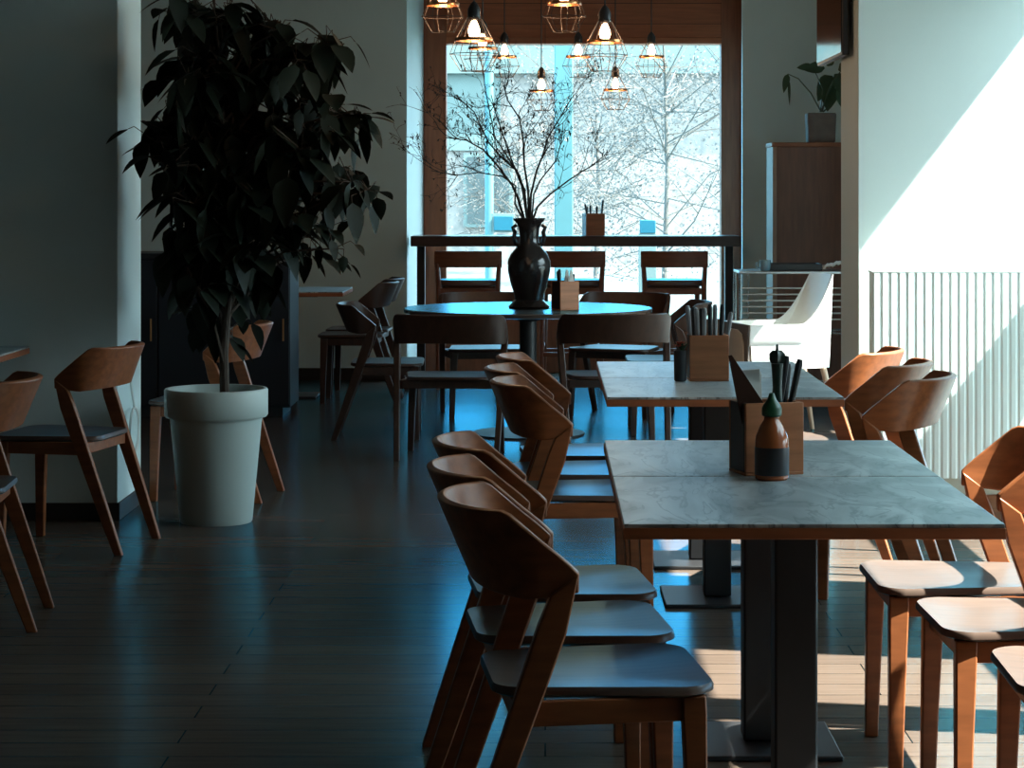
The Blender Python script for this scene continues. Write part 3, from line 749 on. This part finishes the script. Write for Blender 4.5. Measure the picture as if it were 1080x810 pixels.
# menu leaning left out of the box
t = thing('menu_board', 'dark brown menu leaning out of the near cutlery box to the left', 'menu', world(bl, ba, (-0.036, -0.012, 0.010)), ba)
b = MB(); rr = Matrix.Rotation(R(-9), 3, 'Y')
b.loft([[rr @ Vector(q) for q in ((-0.012, -0.025, 0.0), (0.020, -0.025, 0.0), (0.020, -0.021, 0.0), (-0.012, -0.021, 0.0))],
        [rr @ Vector(q) for q in ((-0.026, -0.025, 0.19), (0.040, -0.025, 0.16), (0.040, -0.021, 0.16), (-0.026, -0.021, 0.19))],
        [rr @ Vector(q) for q in ((-0.030, -0.025, 0.288), (-0.022, -0.025, 0.288), (-0.022, -0.021, 0.288), (-0.030, -0.021, 0.288))]])
b.build('cover', M['menu'], t)
b = MB(); b.loft([[rr @ Vector(q) for q in ((-0.010, -0.019, 0.0), (0.020, -0.019, 0.0), (0.020, -0.012, 0.0), (-0.010, -0.012, 0.0))],
        [rr @ Vector(q) for q in ((-0.016, -0.019, 0.25), (0.044, -0.019, 0.205), (0.044, -0.012, 0.205), (-0.016, -0.012, 0.25))]])
b.build('pages', M['paper'], t)
t = thing('napkin_stack', 'white paper napkins standing in the near cutlery box', 'napkins', world(bl, ba, (-0.035, 0.024, 0.009)), ba)
for i in range(3):
    MB().box((0.002, -0.008+i*0.009, 0.122), (0.058, 0.005, 0.24-0.012*i), Matrix.Rotation(R(-3+3*i), 3, 'Y')).build('napkin', M['paper'], t, bevel=0.002)
# pepper mill with a star shaped head, in the box
pm = world(bl, ba, (0.020, -0.022, 0.009))
t = thing('pepper_mill', 'dark green grinder with a notched head standing in the near cutlery box', 'grinder', pm)
MB().lathe([(0.014, 0), (0.014, 0.16), (0.011, 0.20), (0.0135, 0.245), (0.015, 0.258)], seg=20).build('mill_body', M['darkgreen'], t)
b = MB(); secs = []
for z, f in ((0.259, .8), (0.266, 1.0), (0.282, 1.0), (0.290, .6)):
    secs.append([(f*(0.021 if k % 2 else 0.014)*math.cos(PI*k/6), f*(0.021 if k % 2 else 0.014)*math.sin(PI*k/6), z) for k in range(12)])
b.loft(secs); b.tube([(0,0,0.289), (0,0,0.305)], [0.004, 0.003], 8); b.build('mill_head', M['darkgreen'], t)
# sauce bottle in front
sb = (X(814, 5.42), 5.42, 0.74)
t = thing('sauce_bottle', 'orange sauce bottle with green cap and dark label, in front of the near cutlery box', 'bottle', sb)
MB().lathe([(0.036, 0), (0.040, 0.004), (0.040, 0.088), (0.038, 0.104), (0.028, 0.128), (0.019, 0.142), (0.018, 0.150)], seg=32).build('bottle_body', M['sauce'], t)
MB().lathe([(0.0408, 0.012), (0.0412, 0.014), (0.0412, 0.076), (0.0408, 0.078)], seg=32, cap=False).build('bottle_label', M['label'], t)
MB().lathe([(0.021, 0.1505), (0.024, 0.154), (0.024, 0.170), (0.020, 0.178), (0.011, 0.190), (0.006, 0.205), (0.004, 0.206)], seg=24).build('bottle_cap', M['green'], t)
# second box
bl = (X(747, 8.22), 8.25, 0.74); ba = R(2)
make_box('wooden cutlery box on the second pair of tables, full of steel handles', bl, ba, 0.142, 0.12, 0.165, GB)
M['greyhandle'] = mat('grey_handle', (0.30, 0.31, 0.32), 0.3, noise=0.2, scale=20)
for i, (x, y, tx, ty, tz) in enumerate(((-.05,.0,-.075,-.01,.27),(-.04,.03,-.05,.02,.265),(-.03,-.02,-.045,-.03,.262),(-.012,.02,-.02,.03,.258),(-.02,-.03,-.015,-.03,.262),(.012,.0,.008,.0,.275),(.03,.03,.03,.03,.272),(.04,-.02,.05,-.03,.276),(.05,.01,.085,.0,.245))):
    make_cutlery(world(bl, ba, (x, y, 0.012)), world(bl, ba, (tx, ty, tz)), M['greyhandle'] if i % 2 == 0 else M['black'],
                 'steel or black handle standing in the cutlery box on the second tables', 'cutlery in the second box')
t = thing('flower_pot', 'small black pot with a red flower, left of the second cutlery box', 'pot', (X(717.5, 8.2), 8.20, 0.74))
MB().lathe([(0.018, 0), (0.022, 0.004), (0.024, 0.11), (0.021, 0.112), (0.019, 0.10), (0.004, 0.10)], seg=20).build('pot_body', M['black'], t)
b = MB()
for k in range(14):
    a = 2*PI*k/7+(.4 if k > 6 else 0); e_ = .5 if k < 7 else 1.0
    b.leaf((0, 0, 0.118), (math.cos(a)*math.cos(e_), math.sin(a)*math.cos(e_), math.sin(e_)), (0,0,1), 0.034, 0.024, .3, .1, 3)
b.build('flower', M['red'], t, recalc=False)
b = MB()
for k in range(8):
    a = 2*PI*k/8; b.leaf((0.006, 0, 0.104), (math.cos(a)*.6, math.sin(a)*.6, .9), (0,0,1), 0.055, 0.016, .3, .2, 3)
b.build('leaves', M['leaf2'], t, recalc=False)
# box on the round table and box on the bar
bl = (X(596, 13.05), 13.05, 0.74); ba = R(30)
make_box('cutlery box on the round table, right of the vase', bl, ba, 0.125, 0.105, 0.165, GB)
for x, y, tx, ty, tz in ((-.03,.0,-.05,-.02,.235),(.02,.02,.03,.03,.225),(.03,-.02,.05,-.01,.205),(-.02,.02,-.03,.03,.222)):
    make_cutlery(world(bl, ba, (x, y, 0.012)), world(bl, ba, (tx, ty, tz)), M['black'], 'dark handle standing in the cutlery box on the round table', 'cutlery on the round table')
t = thing('napkin_stack', 'pointed folded napkins in the cutlery box on the round table', 'napkins', world(bl, ba, (0.018, 0.0, 0.009)), ba)
for i in range(2):
    b = MB(); y0 = -0.03+i*0.05
    b.loft([[(-0.012, y0, 0), (0.028, y0, 0), (0.028, y0+.005, 0), (-0.012, y0+.005, 0)], [(-0.012, y0, .15), (0.028, y0, .15), (0.028, y0+.005, .15), (-0.012, y0+.005, .15)], [(0.004, y0, .22), (0.010, y0, .22), (0.010, y0+.005, .22), (0.004, y0+.005, .22)]])
    b.build('napkin', M['paper'], t)
bl = (X(626, 17.0), 17.02, 1.087); ba = R(14)
make_box('cutlery box standing on the dark bar in front of the rear window', bl, ba, 0.145, 0.12, 0.165, GB)
for x, y, tx, ty, tz in ((-.04,.0,-.05,.0,.215),(-.01,.02,-.02,.02,.225),(.02,-.02,.02,-.02,.22),(.045,.0,.075,.0,.265),(-.03,-.02,-.07,-.02,.235)):
    make_cutlery(world(bl, ba, (x, y, 0.012)), world(bl, ba, (tx, ty, tz)), M['black'], 'dark handle standing in the cutlery box on the window bar', 'cutlery on the window bar')

# ================================================================ PENDANT LAMPS
GL = 'wire cage pendant lamps'
def make_lamp(label, px, py, d, wpx):
    """py: height of the copper ring in the photograph, wpx: its width"""
    r = wpx*d/F/2; z = Z(py, d)
    t = thing('pendant_lamp', label, 'lamp', (X(px, d), d, z), rnd.uniform(0, 1), GL)
    sz = 1.15*r                                    # socket base above the ring
    MB().tube([(0,0,sz+r*0.85), (0,0,CH-z-0.03)], 0.0035, 6).build('cord', M['black'], t)
    MB().lathe([(0.02, CH-z-0.03), (0.045, CH-z-0.028), (0.045, CH-z)], seg=20).build('ceiling_rose', M['black'], t)
    MB().lathe([(0.26*r, sz-0.1*r), (0.34*r, sz), (0.34*r, sz+.45*r), (0.22*r, sz+.7*r), (0.08*r, sz+.86*r)], seg=20).build('socket', M['black'], t)
    b = MB()
    b.lathe([(0.10*r, sz-.12*r), (0.16*r, sz-.2*r), (0.30*r, sz-.55*r), (0.32*r, sz-.75*r), (0.24*r, sz-.98*r), (0.06*r, sz-1.1*r)], seg=20)
    b.build('bulb', M['bulb'], t)
    MB().lathe([(r*1.0, -0.07*r), (r*1.02, 0.0), (r*1.0, 0.10*r), (r*.97, 0.10*r), (r*.97, -0.07*r), (r*1.0, -0.07*r)], seg=36, cap=False).build('ring', M['brass'], t)
    b = MB(); n = 8; wr = 0.0016
    for k in range(n):
        a = 2*PI*k/n; c, s = math.cos(a), math.sin(a)
        b.tube([(c*q*r, s*q*r, zz*r) for q, zz in ((0.33, sz/r+.1), (1.0, 0.0), (1.30, -0.75), (0.72, -1.65))], wr, 4)
    for q, zz in ((1.30, -.75), (0.72, -1.65)):
        b.tube([(q*r*math.cos(2*PI*k/n), q*r*math.sin(2*PI*k/n), zz*r) for k in range(n)], wr, 4, closed=True)
    b.build('cage', M['copperwire'], t)
    pl = bpy.data.lights.new('lamp_light', 'POINT'); pl.energy = 2.4; pl.color = (1.0, .6, .33); pl.shadow_soft_size = 0.03
    po = bpy.data.objects.new('lamp_light', pl); COL.objects.link(po); po.parent = t; po.location = (0, 0, -0.35*r)
for l, px, py, d, wp in (
    ('caged pendant lamp at the top left corner of the window, half out of frame', 467, 5, 10.2, 35),
    ('caged pendant lamp cut by the top edge above the blue post', 595, 4, 10.0, 36),
    ('large glowing caged pendant lamp left of the window, in front of a smaller one', 500, 42, 9.0, 40),
    ('glowing caged pendant lamp partly behind the large one on the left', 509, 51, 11.8, 30),
    ('large glowing caged pendant lamp right of the blue post', 638, 44, 9.4, 38),
    ('small caged pendant lamp, first from the left along the top of the glass', 532, 60, 13.9, 26),
    ('small caged pendant lamp hanging just right of the blue post top', 610, 60, 13.9, 26),
    ('small caged pendant lamp hanging farthest right', 687, 60, 13.9, 26),
    ('lowest caged pendant lamp on the left, above the vase branches', 571, 96, 13.9, 25),
    ('lowest caged pendant lamp on the right, over the far end of the round table', 649, 95, 13.9, 25)):
    make_lamp(l, px, py, d, wp)

# ================================================================ REAR RIGHT CORNER
t = thing('tall_cabinet', 'tall brown wooden cabinet against the rear right wall, plant on top', 'cabinet', (X(815, 15.9), 15.9, 0))
cw, ct = 0.62, 1.76
MB().bx(0.03, cw-0.03, 0.012, 0.42, 0.06, ct-0.03).build('door', M['cabinet'], t, bevel=0.003)
b = MB(); b.bx(0, 0.03, 0, 0.44, 0, ct-0.03); b.bx(cw-0.03, cw, 0, 0.44, 0, ct-0.03); b.bx(0.03, cw-0.03, 0.02, 0.44, 0.0, 0.06)
b.build('carcass', M['cabinet_light'], t, bevel=0.003)
MB().bx(-0.006, cw+0.006, -0.006, 0.445, ct-0.03, ct).build('top_board', M['baseboard'], t, bevel=0.004)
pp = at(866, 150, 16.05)
t = thing('cabinet_plant', 'small split leaf plant in a grey square pot on the tall cabinet', 'plant', (pp.x, 16.08, 1.76))
MB().box((0, 0, 0.105), (0.205, 0.17, 0.21), taper=0.93).build('pot_body', M['concrete'], t, bevel=0.012)
def Q(px, py, dd=0): return at(px, py, 16.08+dd)-Vector((pp.x, 16.08, 1.76))
st = MB(); lv = MB()
for pts in ([(866,118),(855,98),(842,83),(831,78)], [(867,118),(872,100),(878,85)], [(865,118),(868,95),(858,72)], [(868,118),(880,108),(887,98)], [(866,118),(876,90),(886,76)]):
    dd = rnd.uniform(-.12, .08); P = [Q(x, y, dd*i/3) for i, (x, y) in enumerate(pts)]
    st.tube(P, [.006, .005, .004, .003][:len(P)], 6)
for px, py, dx, dz, Lm, Wm in ((831,78,-.3,-1,.12,.05),(878,80,-.4,-.5,.20,.13),(880,78,.5,-.6,.20,.13),(870,72,-.8,.1,.16,.09),(886,92,.3,-1,.18,.11),(884,74,.7,.3,.16,.10),(876,90,-.2,-1,.17,.12),(858,72,-.9,.2,.13,.06),(832,84,0,-1,.16,.02),(873,70,.2,.9,.10,.07)):
    q = Q(px, py, rnd.uniform(-.1, .06)); lv.leaf(q, (dx, rnd.uniform(-.5,-.1), dz), (0, -1, .3), Lm, Wm, .2, .2, 6)
st.build('stem', M['leaf2'], t); lv.build('leaves', M['leaf2'], t, recalc=False)

rd = 14.7
t = thing('wire_trolley', 'chrome wire trolley with horizontal rails, in front of the tall cabinet', 'trolley', (X(781, rd), rd, 0))
rw = X(884, rd)-X(781, rd)+0.12; rz = Z(289, rd)
for px_, py_ in ((0, 0), (rw, 0), (0, .4), (rw, .4)):
    MB().tube([(px_, py_, 0), (px_, py_, rz)], 0.011, 10).build('post', M['chrome'], t)
b = MB()
for z0 in (0.16, 0.50):
    for yy in (0.0, 0.4): b.tube([(0, yy, z0), (rw, yy, z0)], 0.007, 6)
    for i in range(13): b.tube([(rw*i/12, 0, z0), (rw*i/12, .4, z0)], 0.003, 5)
b.build('shelf', M['chrome'], t)
MB().bx(-0.012, rw+0.012, -0.012, 0.412, rz, rz+0.018).build('top_shelf', M['steel'], t, bevel=0.004)
for i in range(6):
    z = Z(304+i*6.6, rd)
    MB().tube([(0, 0, z), (rw, 0, z)], 0.0055, 6).build('rail', M['winframe'], t)
MB().tube([(0.05, 0, rz), (0.05, 0, 0.52)], 0.004, 6).build('upright', M['chrome'], t)
tz = rz+0.018
t = thing('serving_tray', 'black tray lying on the chrome trolley', 'tray', (X(840, rd), rd+0.2, tz))
b = MB(); b.bx(-.17, .17, -.13, .13, 0, .008)
for s in (-1, 1): b.bx(s*.17-.006, s*.17+.006, -.13, .13, .0, .045); b.bx(-.17, .17, s*.13-.006, s*.13+.006, .0, .045)
b.build('tray_body', M['black'], t, bevel=.003)
t = thing('cup', 'pale blue cup at the left end of the black tray on the trolley', 'cup', (X(816, rd)-0.05, rd+0.06, tz))
M['cupblue'] = mat('cup_glaze', (.20, .34, .42), .25, noise=.05)
MB().lathe([(.028, 0), (.034, .01), (.038, .07), (.035, .07), (.031, .014), (.004, .012)], seg=24).build('cup_body', M['cupblue'], t)
MB().tube([(-.036, 0, .055), (-.058, 0, .05), (-.058, 0, .025), (-.034, 0, .018)], .004, 6).build('handle', M['cupblue'], t)
t = thing('folded_cloth', 'folded white cloth at the right end of the trolley top', 'cloth', (X(879, rd), rd+0.02+.07, tz))
g = [[(-.06+.12*i/6, -.06+.12*j/4, .012+.02*abs(math.sin(i*1.1+j*.6))+.03*(i/6)) for j in range(5)] for i in range(7)]
MB().sheet(g, .012).build('cloth_body', M['paper'], t)

# white moulded chair
wd = 13.3
t = thing('tub_chair', 'white moulded plastic tub chair with a tall curved back, facing left', 'chair', (X(822, wd), wd, 0), R(13))
hx = (X(869, wd)-X(776, wd))/2
def sidecurve(u):          # silhouette of the top rim from front (left) to back (right), u in 0..1
    x = -hx+2*hx*u
    z = 0.655+0.285*max(0, (u-0.60)/0.40)**1.7
    return x, z
NU = 22; g = []
for i in range(NU+1):
    u = i/NU; x, z = sidecurve(u); half = 0.235-0.05*max(0, (u-.6)/.4)**1.5
    row = []
    for j in range(17):
        a = -1+2*j/16
        yy = half*math.copysign(min(1, abs(a)*1.35), a)
        drop = 0.225*(1-max(0, (u-.62)/.38)**1.2)*max(0, 1-max(0, abs(a)*1.6-.55)**1.5)
        zz = z-drop if abs(a) < .95 else z
        row.append((x+0.02*(1-abs(a))*(u-.5), yy, max(zz, 0.43)))
    g.append(row)
MB().sheet(g, .012).build('shell', M['whiteplastic'], t)
for s in (-1, 1):        # skirt below the rim on either side
    gs = []
    for i in range(NU+1):
        u = i/NU; x, z = sidecurve(u); half = 0.241-0.05*max(0, (u-.6)/.4)**1.5
        gs.append([(x*(1-.06*v), s*(half-.02*v), z+(0.40-z)*v) for v in (0, .25, .5, .75, 1)])
    MB().sheet(gs, .010).build('side_panel', M['whiteplastic'], t)
M['greige'] = mat('grey_edging', (.17, .155, .145), .5, noise=.1)
b = MB(); pts = [(-.235, .655), (.235, .655), (.225, .40), (-.225, .40)]
b.loft([[(-hx-.012, y, z) for y, z in pts], [(-hx+.004, y, z) for y, z in pts]]); b.build('front_panel', M['greige'], t, bevel=.004)
M['cream'] = mat('cream_pad', (.62, .56, .47), .7, noise=.05)
b = MB(); pts = [(-.17, .43), (.17, .43), (.17, .55), (.13, .60), (.06, .62), (-.06, .62), (-.13, .60), (-.17, .55)]
b.loft([[(-hx-.022, y, z) for y, z in pts], [(-hx-.0125, y, z) for y, z in pts]]); b.build('pad', M['cream'], t, bevel=.003)
M['beigewood'] = mat('pale_beech', (.50, .36, .25), .5, noise=.2, scale=6, stretch=(9, 9, 1))
for sx in (-1, 1):
    for sy in (-1, 1):
        MB().tube([(sx*(hx+.03), sy*.235, 0), (sx*(hx-.06), sy*.17, .44)], [.013, .020], 10).build('leg', M['beigewood'], t)

# second small panel: beige chair back seen past the cutlery box
# wall mounted screen on the right pier
t = thing('television', 'black glossy television on the side of the right wall pier, near the ceiling', 'television', (PR-0.02, 10.45, 2.36))
MB().bx(-.030, 0.0, -.46, .46, -.34, .34).build('housing', M['black'], t, bevel=.006)
MB().bx(-.034, -.0302, -.445, .445, -.325, .325).build('screen', M['blackgloss'], t)
MB().bx(0.0, .0195, -.42, -.08, -.10, .10).build('bracket', M['black'], t)

# ================================================================ REAR LEFT CORNER
nx1 = X(306, 14.3)
t = thing('sideboard', 'dark navy sideboard in the shadow behind the big plant', 'cabinet', (nx1, 14.3, 0))
MB().bx(-1.25, 0, 0, .5, .06, 1.0).build('carcass', M['navy'], t, bevel=.004)
MB().bx(-1.27, .02, -.02, .52, 1.0, 1.03).build('top_board', M['black'], t, bevel=.004)
MB().bx(-1.2, -.05, .03, .47, 0, .06).build('plinth', M['black'], t)
for i in range(3):
    dr = MB().bx(-1.24+i*.415, -1.24+i*.415+.405, -.018, 0, .08, .98).build('door', M['navy'], t, bevel=.003)
    MB().tube([(-1.24+i*.415+.37, -.034, .62), (-1.24+i*.415+.37, -.034, .48)], .006, 8).build('handle', M['brass'], dr)
t = thing('bottle', 'tall thin white bottle standing at the right end of the navy sideboard', 'bottle', (X(301, 14.5), 14.5, 1.03))
MB().lathe([(.026, 0), (.028, .004), (.028, .12), (.012, .16), (.010, .22), (.012, .225)], seg=20).build('bottle_body', M['whiteplastic'], t)
MB().lathe([(.0125, .226), (.0125, .245), (.010, .248)], seg=16).build('bottle_cap', M['black'], t)

# white cable on the pier
cb = MB(); pts = []
for k in range(25):
    a = 2*PI*k/24; pts.append((PL+0.022, WY+.28+.12*math.sin(a)*.9, .36+.10*math.cos(a)))
cb.tube(pts[:-1], .006, 6, closed=True)
cb.tube([(PL+0.022, WY+.28, .46), (PL+.02, WY+.22, .55), (PL+.014, WY+.2, .66)], .006, 6)
tag(cb.build('cable', M['whiteplastic']), 'looped white cable hanging on the side of the left wall pier', 'cable')
